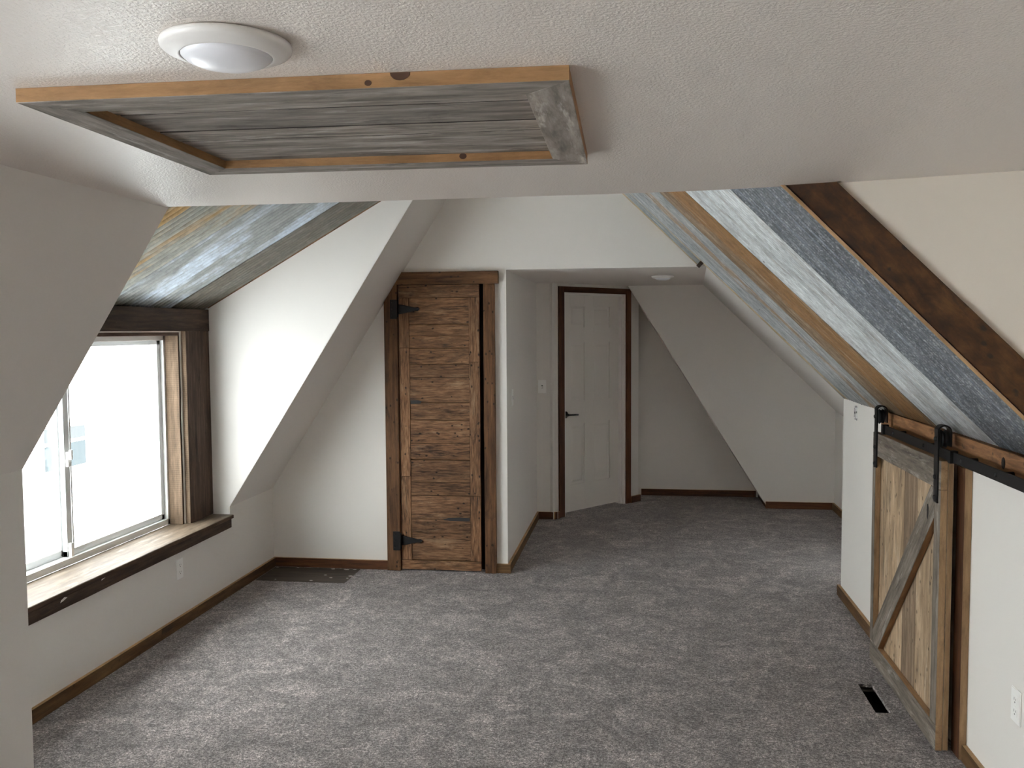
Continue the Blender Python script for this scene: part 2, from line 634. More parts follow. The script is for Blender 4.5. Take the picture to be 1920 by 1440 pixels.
# dormer cheeks
ck = [(XW - .16, ZS - .05), (XL, ZS - .05), (XL, ZL), (xs(ZV), ZV), (xs(ZV), ZV + .02), (XW - .16, zdorm(XW - .16))]
xcross = (ZL - SL * XL - ZH + SD * XW) / (SD - SL)
ck[2] = (XL - .004, ZL)
ck[1] = (XL - .004, ZS - .05)
ck[3] = (xcross - .004, zslope(xcross))
ck[4] = (xcross - .004, zslope(xcross) + .08)
ck[5] = (XW - .16, zdorm(XW - .16) + .07)
struct(prism('wall_dormer_far', [(x, YC, z) for x, z in ck], (0, .05, 0), W), 'bright white dormer side wall between window and roof slope')
ckn = [(XW - .16, 0), (XN - .06, 0), (XN - .06, zslope(XN - .06) + .008), (xcross - .005, zslope(xcross)), (xcross - .005, zslope(xcross) + .01), (XW - .16, zdorm(XW - .16))]
struct(prism('wall_dormer_near', [(x, YD, z) for x, z in ckn], (0, -.03, 0), W), 'dormer side wall hidden behind the near left slope')
# window wall
WY0, WY1, WZ0, WZ1 = 3.13, 5.045, ZS - .005, 1.665
XO = XW - .03
struct(boxes('wall_window', [(XO - .14, XO, YD - .03, WY0, 0.3, 1.9), (XO - .14, XO, WY1, YC + .05, .3, 1.9), (XO - .14, XO, WY0, WY1, WZ1, 1.9), (XO - .14, XL - .1, WY0, WY1, .3, ZS - .03),
                             (XO - .14, XL - .1, YD - .03, WY0, .3, ZS - .03), (XO - .14, XL - .1, WY1, YC + .05, .3, ZS - .03)], W), 'dormer front wall around the sliding window')

# back wall with the closet doorway and the alcove opening
DX0, DX1, DZ = -1.645, -1.035, 1.985
struct(prism('wall_back', [(XL - .1, YB, 0), (DX0, YB, 0), (DX0, YB, DZ), (DX1, YB, DZ), (DX1, YB, 0), (XA, YB, 0), (XA, YB, HA), ((CS - HA) / SR, YB, HA),
                           ((CS - ZV - .1) / SR, YB, ZV + .1), (xs(ZV) - .1, YB, ZV + .1), (XL - .1, YB, ZL)], (0, .1, 0), W), 'white back wall holding the rustic closet door')
struct(prism('wall_alcove_left', [(XA, YB + .1, 0), (XA, YAL, 0), (XA, YAL, HA), (XA, YB + .1, HA)], (-.06, 0, 0), W), 'grey shaded alcove side wall with the nearer light switch')
struct(prism('wall_alcove_return', [(XA - .06, YAL, 0), (-.70, YAL, 0), (-.70, YAL, HA), (XA - .06, YAL, HA)], (0, .06, 0), W), 'short alcove wall holding the farther light switch beside the panel door')
# angled door wall
DA = Vector((-.71, 7.86, 0))
DU = Vector((.62, .785, 0)).normalized()
DN = Vector((.785, -.62, 0)).normalized()
O0, O1, OZ = .085, .943, 2.0             # doorway along the angled wall
pts = [(-.055, 0), (O0, 0), (O0, OZ), (O1, OZ), (O1, 0), (1.143, 0), (1.143, HA), (-.055, HA)]
struct(prism('wall_alcove_angled', [DA + DU * s + Vector((0, 0, z)) for s, z in pts], -DN * .11, W), 'angled alcove wall around the white six panel door')
pe = DA + DU * 1.143
struct(prism('wall_alcove_corner', [(pe.x, pe.y, 0), (pe.x, YF2, 0), (pe.x, YF2, HA), (pe.x, pe.y, HA)], (-.05, 0, 0), W), 'narrow alcove wall edge right of the panel door')
struct(prism('wall_alcove_far', [(-.06, YF2, 0), (1.4, YF2, 0), (1.4, YF2, HA), (-.06, YF2, HA)], (0, .06, 0), W), 'dark triangular far alcove wall right of the panel door')
struct(prism('wall_alcove_cheek', [(1.19, YF1, 0), (XR2 + .06, YF1, 0), (XR2 + .06, YF1, CS - SR * (XR2 + .06)), ((CS - HA) / SR, YF1, HA), (-.10, YF1, HA)], (0, YF2 - YF1, 0), W),
       'grey alcove end wall with a slanted left edge')
AY0, AY1, AZ0, AZ1 = 6.15, 6.66, .40, .72
ZR2 = CS - SR * XR2
struct(boxes('wall_alcove_right', [(XR2, XR2 + .06, YR - .05, AY0, 0, ZR2), (XR2, XR2 + .06, AY1, YF1, 0, ZR2), (XR2, XR2 + .06, AY0, AY1, 0, AZ0), (XR2, XR2 + .06, AY0, AY1, AZ1, ZR2)], W), 'low alcove wall behind the barn door wall')
w3 = empty('window_fill', (XR2 + .03, (AY0 + AY1) / 2, AZ0))  # added window, out of view, as fill light for the alcove
struct(w3, 'small low unseen window added behind the barn door wall to brighten the alcove', 'window')
boxes('window_frame', [(XR2 + .01, XR2 + .05, AY0, AY0 + .04, AZ0, AZ1), (XR2 + .01, XR2 + .05, AY1 - .04, AY1, AZ0, AZ1), (XR2 + .01, XR2 + .05, AY0 + .04, AY1 - .04, AZ0, AZ0 + .04), (XR2 + .01, XR2 + .05, AY0 + .04, AY1 - .04, AZ1 - .04, AZ1)], 'white_vinyl', w3)
boxes('pane', [(XR2 + .028, XR2 + .032, AY0 + .04, AY1 - .04, AZ0 + .04, AZ1 - .04)], 'window_glass', w3)
rv, rf = [], []
for k in range(9):
    t_ = k / 8
    y_ = 5.70 + (YF1 - 5.70) * t_
    c_ = CR + .03 + (CS - CR - .03) * t_
    for x_ in ((c_ - HA) / SR - .02, XR2 + .06):
        rv += [(x_, y_, c_ - SR * x_), (x_ + .05, y_, c_ - SR * x_ + .05)]
for k in range(8):
    a_ = k * 4
    rf += [(a_, a_ + 4, a_ + 6, a_ + 2), (a_ + 1, a_ + 3, a_ + 7, a_ + 5), (a_, a_ + 1, a_ + 5, a_ + 4), (a_ + 2, a_ + 6, a_ + 7, a_ + 3)]
rf += [(0, 2, 3, 1), (32, 33, 35, 34)]
struct(link('wall_alcove_slope', mesh_from('wall_alcove_slope', rv, rf, ['slope_paint'])), 'bright sloping white strip beyond the corrugated ceiling edge')
struct(prism('ceiling_alcove', [(XA - .06, YB + .1, HA), ((CS - HA) / SR, YB + .1, HA), ((CS - HA) / SR, YF2, HA), (XA - .06, YF2, HA)], (0, 0, .05), 'ceiling_knockdown'), 'low flat white alcove ceiling', 'ceiling')

# right knee wall
struct(boxes('wall_right', [(XR, XR + .1, 2.60, YR, 0, 1.26), (XR + .1, XR2 + .06, YR - .1, YR, 0, 1.4)], W), 'white knee wall behind the sliding barn door')

# flat ceiling near the camera, solid up to the vault
edge = [(-1.64, 2.877), (-1.23, 2.884), (-.833, 2.876), (-.33, 2.864), (-.046, 2.859), (.213, 2.841), (.443, 2.80), (.69, 2.745), (1.007, 2.65), (XFAR + .05, 2.29)]
struct(prism('ceiling', [(-1.64, YREAR, HC), (XFAR + .05, YREAR, HC)] + [(x, y, HC) for x, y in reversed(edge)], (0, 0, ZV + .1 - HC), 'ceiling_knockdown'), 'flat textured white ceiling above the viewer', 'ceiling')
struct(prism('ceiling_vault', [(-1.40, 2.78, ZV), (.05, 2.78, ZV), (.05, YB + .05, ZV), (-1.40, YB + .05, ZV)], (0, 0, .06), 'slope_paint'), 'top of the vault hidden above the flat ceiling edge', 'ceiling')


def ywall(x):
    return 2.80 - .273 * (x - .443)


def ztrim(x):
    return HC - 1.086 * (x - .443)


struct(prism('wall_right_gable', [(.42, ywall(.42), HC + .05), (XFAR, ywall(XFAR), HC + .05), (XFAR, ywall(XFAR), 0), (XR, ywall(XR), 0), (XR, ywall(XR), ztrim(XR)), (.443, ywall(.443), HC)],
             (.013, .048, 0), 'warm_lit_wall_paint'), 'warm toned white wall above the brown diagonal trim board')
struct(prism('wall_far_right', [(XFAR, YREAR, 0), (XFAR, 2.35, 0), (XFAR, 2.35, HC), (XFAR, YREAR, HC)], (.08, 0, 0), W), 'white wall to the right of the viewer')
struct(boxes('wall_rear', [(-2.4, XFAR + .08, YREAR - .1, YREAR, 0, HC)], W), 'white wall behind the viewer')
# second dormer to the left of the viewer: the knee wall and slope stop for it, a window lights the near half of the room
struct(prism('wall_side_dormer_far', [(-2.75, ND1, 0), (XN, ND1, 0), (XN, ND1, zslope(XN) + .004), (xs(NDZ), ND1, NDZ + .004), (-2.75, ND1, NDZ + .004)], (0, .04, 0), W), 'side wall of the dormer left of the viewer')
struct(prism('wall_side_dormer_near', [(-2.75, ND0, 0), (XN, ND0, 0), (XN, ND0, zslope(XN) + .004), (xs(NDZ), ND0, NDZ + .004), (-2.75, ND0, NDZ + .004)], (0, -.04, 0), W), 'rear side wall of the dormer left of the viewer')
struct(prism('ceiling_side_dormer', [(-2.75, ND0, NDZ), (xs(NDZ), ND0, NDZ), (xs(NDZ), ND1, NDZ), (-2.75, ND1, NDZ)], (0, 0, .05), W), 'flat ceiling of the dormer left of the viewer', 'ceiling')
RY0, RY1, RZ0, RZ1 = ND0 + .15, ND1 - .15, .55, 1.82
struct(boxes('wall_side_dormer', [(-2.75, -2.65, ND0, RY0, 0, NDZ), (-2.75, -2.65, RY1, ND1, 0, NDZ), (-2.75, -2.65, RY0, RY1, 0, RZ0), (-2.75, -2.65, RY0, RY1, RZ1, NDZ)], W), 'dormer front wall left of the viewer')
w2 = empty('window_2', (-2.7, (RY0 + RY1) / 2, RZ0))
struct(w2, 'white framed window in the dormer left of the viewer', 'window')
RM = (RY0 + RY1) / 2
boxes('window_frame', [(-2.73, -2.68, RY0, RY0 + .05, RZ0, RZ1), (-2.73, -2.68, RY1 - .05, RY1, RZ0, RZ1), (-2.73, -2.68, RY0 + .05, RY1 - .05, RZ0, RZ0 + .05),
                       (-2.73, -2.68, RY0 + .05, RY1 - .05, RZ1 - .05, RZ1), (-2.73, -2.68, RM - .02, RM + .02, RZ0 + .05, RZ1 - .05)], 'white_vinyl', w2)
boxes('pane', [(-2.706, -2.702, RY0 + .05, RM - .02, RZ0 + .05, RZ1 - .05)], 'window_glass', w2)
boxes('pane', [(-2.706, -2.702, RM + .02, RY1 - .05, RZ0 + .05, RZ1 - .05)], 'window_glass', w2)


# ------------------------------------------------------------------ corrugated metal ceilings
def corr_sheet(name, u0, u1, e0, e1, place, mat, parent, pitch=.0335, amp=.0058, nu=6, clamp=None):
    """u runs down the sheet; its two long edges lie at e0(u) and e1(u); place(u, v, h) -> world point"""
    um = (u0 + u1) / 2
    wd = e1(um) - e0(um)
    waves = wd / pitch
    nv = int(waves * 6) + 1
    org = place(um, (e0(um) + e1(um)) / 2, 0)
    ux = (place(u1, (e0(u1) + e1(u1)) / 2, 0) - place(u0, (e0(u0) + e1(u0)) / 2, 0)).normalized()
    uy = Vector((0, 1, 0))
    m = frame_matrix(org, ux, uy)
    inv = m.inverted()
    vs, fs, gr = [], [], []
    for i in range(nu + 1):
        u = u0 + (u1 - u0) * i / nu
        for j in range(nv + 1):
            t = j / nv
            v = e0(u) + (e1(u) - e0(u)) * t
            h = amp * math.sin(2 * math.pi * t * waves)
            gr.append(.5 + .5 * math.sin(2 * math.pi * t * waves))
            if clamp:
                v = max(v, clamp(u))
            h += .002 * noise.noise(Vector((u * 2.1, v * 3.3, 5)))
            vs.append(inv @ place(u, v, h))
    for i in range(nu):
        for j in range(nv):
            a = i * (nv + 1) + j
            fs.append((a, a + 1, a + nv + 2, a + nv + 1))
    me = mesh_from(name, vs, fs, [mat], None, True)
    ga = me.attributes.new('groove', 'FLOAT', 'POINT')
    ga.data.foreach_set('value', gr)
    o = link(name, me, m, parent)
    md = o.modifiers.new('thickness', 'SOLIDIFY')
    md.thickness = .0012
    md.offset = 0
    return o


def const(v):
    return lambda u: v


def lin(xa, ya, xb, yb, off=0.0):
    return lambda u: ya + (yb - ya) * (u - xa) / (xb - xa) + off


cr = empty('ceiling_right_slope', (XR, 4.3, 1.23))
struct(cr, 'sloping ceiling of salvaged grey corrugated metal sheets over the barn door', 'ceiling')


def c_at(x, y):
    k = max(0.0, min(1.0, (YB - y) / (YB - 2.8)))
    return CR + k * (.088 * max(0.0, (XR - x) / .807) + .016 * k)


NR = Vector((-SR, 0, -1)).normalized()


def place_r(off):
    def f(u, v, h):
        return Vector((u, v, c_at(u, v) - SR * u)) + NR * (h - off)
    return f


UB = XR + .02
s1, s2, s3 = (.109, 4.89, 1.23, 4.69), (.214, 4.34, 1.24, 3.98), (.351, 3.56, 1.266, 3.32)
sheets = [(lin(*s1, .62), const(5.775), 'metal_pale', .006), (lin(*s1, .004), lin(*s1, .62), 'metal_grey', .006), (lin(*s2, .003), lin(*s1, -.004), 'metal_rust', .004),
          (lin(*s3, .004), lin(*s2, -.003), 'metal_white', .008), (const(2.50), lin(*s3, -.004), 'metal_dark', .004)]
for i, (a, b, mt, of) in enumerate(sheets):
    cl = (lambda u: ywall(u) + .045) if i == 4 else None
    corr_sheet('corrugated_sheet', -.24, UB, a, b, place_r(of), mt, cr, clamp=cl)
corr_sheet('corrugated_sheet', -.24, .392, const(5.755), const(YB - .004), place_r(.006), 'metal_pale', cr)
# backing boards that carry the sheets, seen as a dark line at the far edge
for (x0, x1, y0, y1) in ((-.2, .386, 5.98, YB - .001), (.386, XR + .0, 5.74, 5.782)):
    a0, a1 = Vector((x0, y0, CR - SR * x0)), Vector((x1, y0, CR - SR * x1))
    prism('furring_strip', [a0 - NR * .014, a1 - NR * .014, a1 - NR * .05, a0 - NR * .05], (0, y1 - y0, 0), 'dark_gap', cr)
prism('furring_strip', [Vector((.375, 5.74, CR - SR * .375)) + NR * .005, Vector((.393, 5.74, CR - SR * .393)) + NR * .005, Vector((.393, 5.74, CR - SR * .393)) - NR * .03, Vector((.375, 5.74, CR - SR * .375)) - NR * .03],
      (0, YB - 5.745, 0), 'dark_beam', cr)
prism('roof_backing', [Vector((-.3, 2.93, CR + SR * .3)) - NR * .14, Vector((1.35, 2.72, CR - SR * 1.35)) - NR * .05, Vector((1.35, 5.74, CR - SR * 1.35)) - NR * .05, Vector((-.3, YB, CR + SR * .3)) - NR * .14],
      -NR * .03, 'dark_gap', cr)

cd = empty('ceiling_dormer', (XW, 4.2, ZH))
struct(cd, 'dormer ceiling of gold and blue weathered corrugated metal above the window', 'ceiling')
ND = Vector((SD, 0, -1)).normalized()


def place_d(off):
    def f(u, v, h):
        return Vector((u, v, zdorm(u))) + ND * (h - off)
    return f


for a, b, mt, of in ((2.91, 3.582, 'dormer_blue', .006), (3.588, 4.262, 'dormer_gold', .006), (4.268, 4.946, 'dormer_blue', .010), (4.952, 5.345, 'dormer_brown', .006)):
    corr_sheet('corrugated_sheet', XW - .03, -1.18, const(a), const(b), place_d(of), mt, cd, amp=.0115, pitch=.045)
prism('roof_backing', [Vector((XW - .2, YD, zdorm(XW - .2))) - ND * .05, Vector((-1.1, YD, zdorm(-1.1))) - ND * .05, Vector((-1.1, YC + .05, zdorm(-1.1))) - ND * .05, Vector((XW - .2, YC + .05, zdorm(XW - .2))) - ND * .05],
      -ND * .04, 'dark_gap', cd)
prism('furring_strip', [Vector((XW, YC - .012, zdorm(XW))) + ND * .004, Vector((-1.2, YC - .012, zdorm(-1.2))) + ND * .004, Vector((-1.2, YC - .012, zdorm(-1.2))) - ND * .05, Vector((XW, YC - .012, zdorm(XW))) - ND * .05],
      (0, .0115, 0), 'aged_edge', cd)

# ------------------------------------------------------------------ brown diagonal trim board on the gable wall
t1 = empty('trim_1', (.9, ywall(.9), 1.6))
struct(t1, 'dark rusty brown diagonal trim board along the near edge of the corrugated ceiling', 'trim')
P0 = Vector((.43, ywall(.43), ztrim(.43)))
P1 = Vector((1.33, ywall(1.33), ztrim(1.33)))
dv = (P1 - P0)
L = dv.length
dv.normalize()
nw = Vector((-.263, -.965, 0)).normalized()
uw = nw.cross(dv).normalized()
# outline cut level at the ceiling
up_l = .103
slope_cut = dv.z / math.sqrt(dv.x ** 2 + dv.y ** 2)
cutx = up_l * uw.z / -dv.z
plank('trim_board', P0 - uw * .006 + nw * .001, dv, uw, [(0.0, 0), (L, 0), (L, up_l), (cutx, up_l)], .021, 'rusty_board', 'fresh_edge', t1, .0015)
plank('edge_strip', P0 - uw * .0165 + nw * .001, dv, uw, rect(L, .0095), .030, 'base_top_edge', None, t1, .001)

# ------------------------------------------------------------------ ceiling hatch
hx0, hx1, hy0, hy1 = -1.073, -.117, 1.458, 2.194
hz = HC - .0255
hat = tag(empty('ceiling_hatch', ((hx0 + hx1) / 2, (hy0 + hy1) / 2, HC)), 'attic hatch of grey weathered boards with pine edges on the ceiling', 'hatch')
fw = .078
nz = .0245
DNV = (0, -1, 0)
# boards hang face down: ux x uy must point down
plank('frame_board', (hx0, hy0, HC - .0005), (1, 0, 0), (0, -1, 0), [(0, 0), (hx1 - hx0, 0), (hx1 - hx0 - fw, -fw), (fw, -fw)], nz, 'grey_hatch', 'fresh_edge', hat, .001)
plank('frame_board', (hx0, hy1, HC - .0005), (1, 0, 0), (0, -1, 0), [(0, 0), (fw, fw), (hx1 - hx0 - fw, fw), (hx1 - hx0, 0)], nz, 'grey_hatch', 'fresh_edge', hat, .001)
plank('frame_board', (hx0, hy0, HC - .0005), (0, 1, 0), (1, 0, 0), [(0, 0), (hy1 - hy0, 0), (hy1 - hy0 - fw, fw), (fw, fw)], nz, 'grey_hatch', 'fresh_edge', hat, .001)
plank('frame_board', (hx1, hy0, HC - .0005), (0, 1, 0), (1, 0, 0), [(0, 0), (fw, -fw), (hy1 - hy0 - fw, -fw), (hy1 - hy0, 0)], nz, 'grey_hatch', 'fresh_edge', hat, .001)
yy = [hy0 + fw - .01, 1.645, 1.795, 1.89, hy1 - fw + .01]
for a, b, th in zip(yy, yy[1:], (.0055, .005, .0055, .005)):
    plank('panel_board', (hx0 + fw - .012, b - .001, HC - .0005), (1, 0, 0), (0, -1, 0), rect(hx1 - hx0 - 2 * fw + .024, b - a - .009), th, 'grey_hatch', 'dark_gap', hat, .001, .0008)

plank('hatch_backing', (hx0 + fw - .012, hy1 - fw + .011, HC - .0002), (1, 0, 0), (0, -1, 0), rect(hx1 - hx0 - 2 * fw + .024, hy1 - hy0 - 2 * fw + .022), .0016, 'dark_gap', None, hat, 0)
for kx, kr in ((-.393, .017), (-.447, .006)):
    plank('knot', (kx, hy0 - .0001, HC - .001 if kr > .01 else HC - .016), (1, 0, 0), (0, 0, 1), [(kr * math.cos(a * math.pi / 8), -abs(kr * .75 * math.sin(a * math.pi / 8))) for a in range(8, 17)] if kr > .01 else
          [(kr * math.cos(a * math.pi / 5), kr * .8 * math.sin(a * math.pi / 5)) for a in range(10)], .0006, 'knot_wood', None, hat, 0)
plank('knot', (-.407, hy1 - fw - .0001, HC - .012), (1, 0, 0), (0, 0, 1), [(.009 * math.cos(a * math.pi / 5), .007 * math.sin(a * math.pi / 5)) for a in range(10)], .0006, 'knot_wood', None, hat, 0)

hat.rotation_euler.z = .016               # hung a little askew

# ------------------------------------------------------------------ ceiling lights


def ceiling_light(x, y, z, r, label):
    e = tag(empty('ceiling_light', (x, y, z)), label, 'ceiling light', 'flat round ceiling lights')
    m = Matrix.Translation((x, y, z))
    lathe('trim_ring', [(r * .9, .0), (r * .985, -.002), (r, -.006), (r * .99, -.010), (r * .95, -.0135), (r * .86, -.0175), (r * .75, -.0205), (r * .715, -.0215), (r * .70, -.021), (r * .69, -.016)], 'lamp_rim', m, e)
    lathe('lens', [(r * .69, -.018), (r * .685, -.021), (r * .62, -.0265), (r * .48, -.032), (r * .27, -.0355), (.0005, -.037)], 'lamp_lens', m, e)


ceiling_light(-.598, 1.275, HC, .094, 'large round white ceiling light beside the wooden hatch')
ceiling_light(.18, 7.0, HA, .085, 'small distant round ceiling light inside the alcove')

# ------------------------------------------------------------------ dormer window
win = empty('window_1', (XW - .1, 4.09, ZS))
struct(win, 'white vinyl sliding window in the left dormer', 'window')
FX0, FX1 = -2.89, -2.795                 # frame depth
fy0, fy1, fz0, fz1 = 3.15, 5.043, ZS + .001, 1.6455
boxes('window_frame', [(FX0, FX1, fy0, fy1, fz0, fz0 + .035), (FX0, FX1, fy0, fy1, fz1 - .028, fz1), (FX0, FX1, fy0, fy0 + .03, fz0, fz1), (FX0, FX1, fy1 - .03, fy1, fz0, fz1)], 'white_vinyl', win, .0015)


def sash(y0, y1, x0, x1, near):
    s = boxes('sash', [(x0, x1, y0, y1, fz0 + .034, fz0 + .064), (x0, x1, y0, y1, fz1 - .052, fz1 - .027), (x0, x1, y0, y0 + .042, fz0 + .034, fz1 - .027), (x0, x1, y1 - .034, y1, fz0 + .034, fz1 - .027)],
              'sash_vinyl', win, .0015)
    boxes('pane', [((x0 + x1) / 2 - .002, (x0 + x1) / 2 + .002, y0 + .03, y1 - .03, fz0 + .055, fz1 - .045)], 'window_glass', s)
    boxes('glazing_bead', [(x1, x1 + .004, y0 + .042, y0 + .05, fz0 + .064, fz1 - .052), (x1, x1 + .004, y1 - .042, y1 - .034, fz0 + .064, fz1 - .052), (x1, x1 + .004, y0 + .042, y1 - .034, fz0 + .064, fz0 + .070)], 'white_vinyl', s)
    return s


sr = sash(4.085, fy1 - .028, -2.845, -2.818, True)
sl = sash(fy0 + .028, 4.115, -2.876, -2.849, False)
# latch and stop on the meeting stile
lt = boxes('sash_latch', [(-2.818, -2.803, 4.093, 4.117, 1.00, 1.075)], 'white_plastic', win, .003)
boxes('latch_lever', [(-2.803, -2.789, 4.098, 4.112, 1.035, 1.085)], 'white_plastic', lt, .003)
boxes('sash_stop', [(-2.818, -2.80, 4.09, 4.112, fz0 + .036, fz0 + .105)], 'white_plastic', win, .003)

# wood surround
t2 = empty('trim_2', (XW, 4.09, ZS))
struct(t2, 'dark rough wooden boards framing the dormer window', 'trim')
X1 = XW
# far casing, facing the room (+x); lighter sides paint in the window's light
plank('casing_board', (X1 - .034, YC - .002, ZS), (0, 0, 1), (0, -1, 0), rect(1.671 - ZS, YC - 5.061 - .002), .034, 'dark_beam', 'sawn_jamb', t2, .002, .002)
plank('casing_board', (X1 - .034, 3.12, ZS), (0, 0, 1), (0, -1, 0), rect(1.671 - ZS, 3.12 - YD), .034, 'dark_beam', 'sawn_jamb', t2, .002, .002)
plank('header_board', (X1 - .034, YD + .002, 1.671), (0, 1, 0), (0, 0, 1), rect(YC - YD - .004, ZH - 1.671 - .012), .038, 'dark_beam', 'aged_edge', t2, .002, .001)
# jamb linings; darker sides paint in the shade facing away from the window
plank('jamb_board', (-2.71, 5.062, ZS), (0, 0, 1), (-1, 0, 0), rect(1.646 - ZS, .085), .034, 'sawn_jamb', 'dark_beam', t2, .002, .0018)
plank('jamb_board', (-2.795, 3.118, ZS), (0, 0, 1), (1, 0, 0), rect(1.646 - ZS, .085), .034, 'sawn_jamb', 'dark_beam', t2, .002, .0018)
plank('jamb_head', (-2.795, 3.12, 1.671), (0, 1, 0), (1, 0, 0), rect(1.94, .085), .026, 'dark_beam', 'dark_beam', t2, .002)
# sill and apron
sx0 = -2.80
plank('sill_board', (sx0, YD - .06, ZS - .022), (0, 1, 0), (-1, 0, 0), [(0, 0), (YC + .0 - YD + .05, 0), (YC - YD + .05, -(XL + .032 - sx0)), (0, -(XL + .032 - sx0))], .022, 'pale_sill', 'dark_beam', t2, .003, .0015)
plank('apron_board', (XL + .001, YD - .06, ZS - .078), (0, 1, 0), (0, 0, 1), rect(5.325 - YD + .06, .0555), .026, 'dark_beam', 'dark_beam', t2, .002, .0012)
# little paint scars on the sill front
for (y, z) in ((3.62, ZS - .045), (3.93, ZS - .030)):
    plank('paint_scar', (XL + .0272, y, z), (0, 1, 0), (0, 0, 1), [(0, 0), (.022, .004), (.05, .012), (.03, .018), (.006, .010)], .0008, 'paint_fleck', None, t2, 0)

# ------------------------------------------------------------------ rustic closet door
d1 = empty('door_1', (-1.34, YB, 0))
struct(d1, 'rustic closet door of reclaimed brown planks with black strap hinges', 'door')
fy = YB - .016                            # front plane of the stiles
ux, uz = (1, 0, 0), (0, 0, 1)             # ux x uz = -y, toward the room


def dplank(nm, x0, x1, z0, z1, proud, vertical=False, mat='rustic_door', jit=.0012):
    y = YB + .012
    T = y - fy + proud
    if vertical:
        return plank(nm, (x1, y, z0), (0, 0, 1), (-1, 0, 0), rect(z1 - z0, x1 - x0), T, mat, 'aged_edge', d1, .0012, jit)
    return plank(nm, (x0, y, z0), ux, uz, rect(x1 - x0, z1 - z0), T, mat, 'aged_edge', d1, .0012, jit)


dl, dr = -1.628, -1.068
il, ir = -1.556, -1.142
dplank('rail', dl, dr, 1.890, 1.976, .004)
dplank('rail', dl, dr, .012, .076, .006)
for a, b in ((.078, .66), (.662, 1.548), (1.55, 1.888)):
    dplank('stile', dl, il - .001, a, b, .004, True)
for a, b in ((.078, .53), (.532, 1.45), (1.452, 1.888)):
    dplank('stile', ir + .001, dr, a, b, .004, True)
zz = [1.888, 1.708, 1.628, 1.545, 1.436, 1.345, 1.174, 1.053, .891, .781, .623, .53, .363, .27, .078]
for i, (b, a) in enumerate(zip(zz, zz[1:])):
    dplank('plank', il, ir, a + .0015, b - .0015 - (.006 if i == 9 else 0), random.uniform(-.006, .002), jit=.002)
boxes('door_back', [(dl + .005, dr - .005, YB + .012, YB + .03, .014, 1.974)], 'aged_edge', d1)
plank('paint_mark', (-1.553, YB - .0165, 1.162), ux, uz, [(0, 0), (.07, .003), (.078, .02), (.05, .028), (0, .026)], .0012, 'mark_black', None, d1, 0)
plank('paint_mark', (-1.335, YB - .0165, .355), ux, uz, [(0, .008), (.05, 0), (.188, 0), (.19, .024), (.12, .026), (.04, .022)], .0012, 'mark_black', None, d1, 0)


def strap_hinge(z):
    h = boxes('hinge', [(-1.682, -1.634, YB - .046, YB - .0395, z - .066, z + .066)], 'black_iron', d1, .001)
    tube('hinge_pin', [(-1.628, YB - .046, z - .055), (-1.628, YB - .046, z + .055)], .0065, 'black_iron', h, 10)
    plank('hinge_strap', (-1.628, YB - .022, z), ux, uz, [(0, -.034), (.03, -.030), (.115, -.011), (.136, -.013), (.15, 0), (.136, .013), (.115, .011), (.03, .030), (0, .034)], .006, 'black_iron', None, h, .001)
    for dx, dz in ((-.034, .045), (-.034, -.045), (-.034, 0)):
        lathe('screw', [(.0001, .003), (.003, .0025), (.005, .0)], 'black_matte', Matrix.Translation((-1.634 + dx, YB - .046, z + dz)) @ Matrix.Rotation(math.pi / 2, 4, 'X'), h, 10)


strap_hinge(1.812)
strap_hinge(.213)

t3 = empty('trim_3', (-1.34, YB, 0))
struct(t3, 'reclaimed brown wooden casing around the rustic closet door', 'trim')
CT = .038


def cut(z):
    return xs(z) + .004


plank('casing_board', (-1.634, YB - .001, .003), (0, 0, 1), (-1, 0, 0), [(0, 0), (1.975, 0), (1.975, -1.634 - cut(1.978)), (zslope(-1.727) - .012, .093), (0, .093)], CT, 'rustic_casing', 'aged_edge', t3, .0015)
plank('casing_board', (-.962, YB - .001, .003), (0, 0, 1), (-1, 0, 0), rect(1.975, .075), CT, 'rustic_casing', 'aged_edge', t3, .0015, .0012)
plank('header_board', (cut(1.98), YB - .001, 1.979), ux, uz, [(0, 0), (-.936 - cut(1.98), 0), (-.936 - cut(1.98), .084), (cut(2.063) - cut(1.98), .084)], CT + .004, 'rustic_casing', 'aged_edge', t3, .0015)
boxes('jamb_strip', [(-1.04, -1.006, YB + .002, YB + .06, .003, 1.985)], 'rustic_casing', t3)
boxes('jamb_back', [(DX0 + .001, DX1 - .001, YB + .062, YB + .09, .003, 1.983)], 'dark_gap', t3)

# ------------------------------------------------------------------ white six panel door, in its own frame: a along the wall, b outwards, z up


def AW(a, b, z):
    return DA + DU * a + DN * b + Vector((0, 0, z))


def abox(name, a0, a1, b0, b1, z0, z1, mat, parent, bev=0.0):
    c = AW((a0 + a1) / 2, (b0 + b1) / 2, (z0 + z1) / 2)
    m = frame_matrix(c, DU, (0, 0, 1))    # local x along, y up, z = DU x z = outwards
    bm = bmesh.new()
    g = bmesh.ops.create_cube(bm, size=1)
    for v in g['verts']:
        v.co = Vector((v.co.x * (a1 - a0), v.co.y * (z1 - z0), v.co.z * (b1 - b0)))
    if bev:
        bmesh.ops.bevel(bm, geom=bm.edges[:], offset=bev, segments=2, affect='EDGES')
    me = bpy.data.meshes.new(name)
    bm.to_mesh(me)
    bm.free()
    me.materials.append(MATS[mat])
    return link(name, me, m, parent)


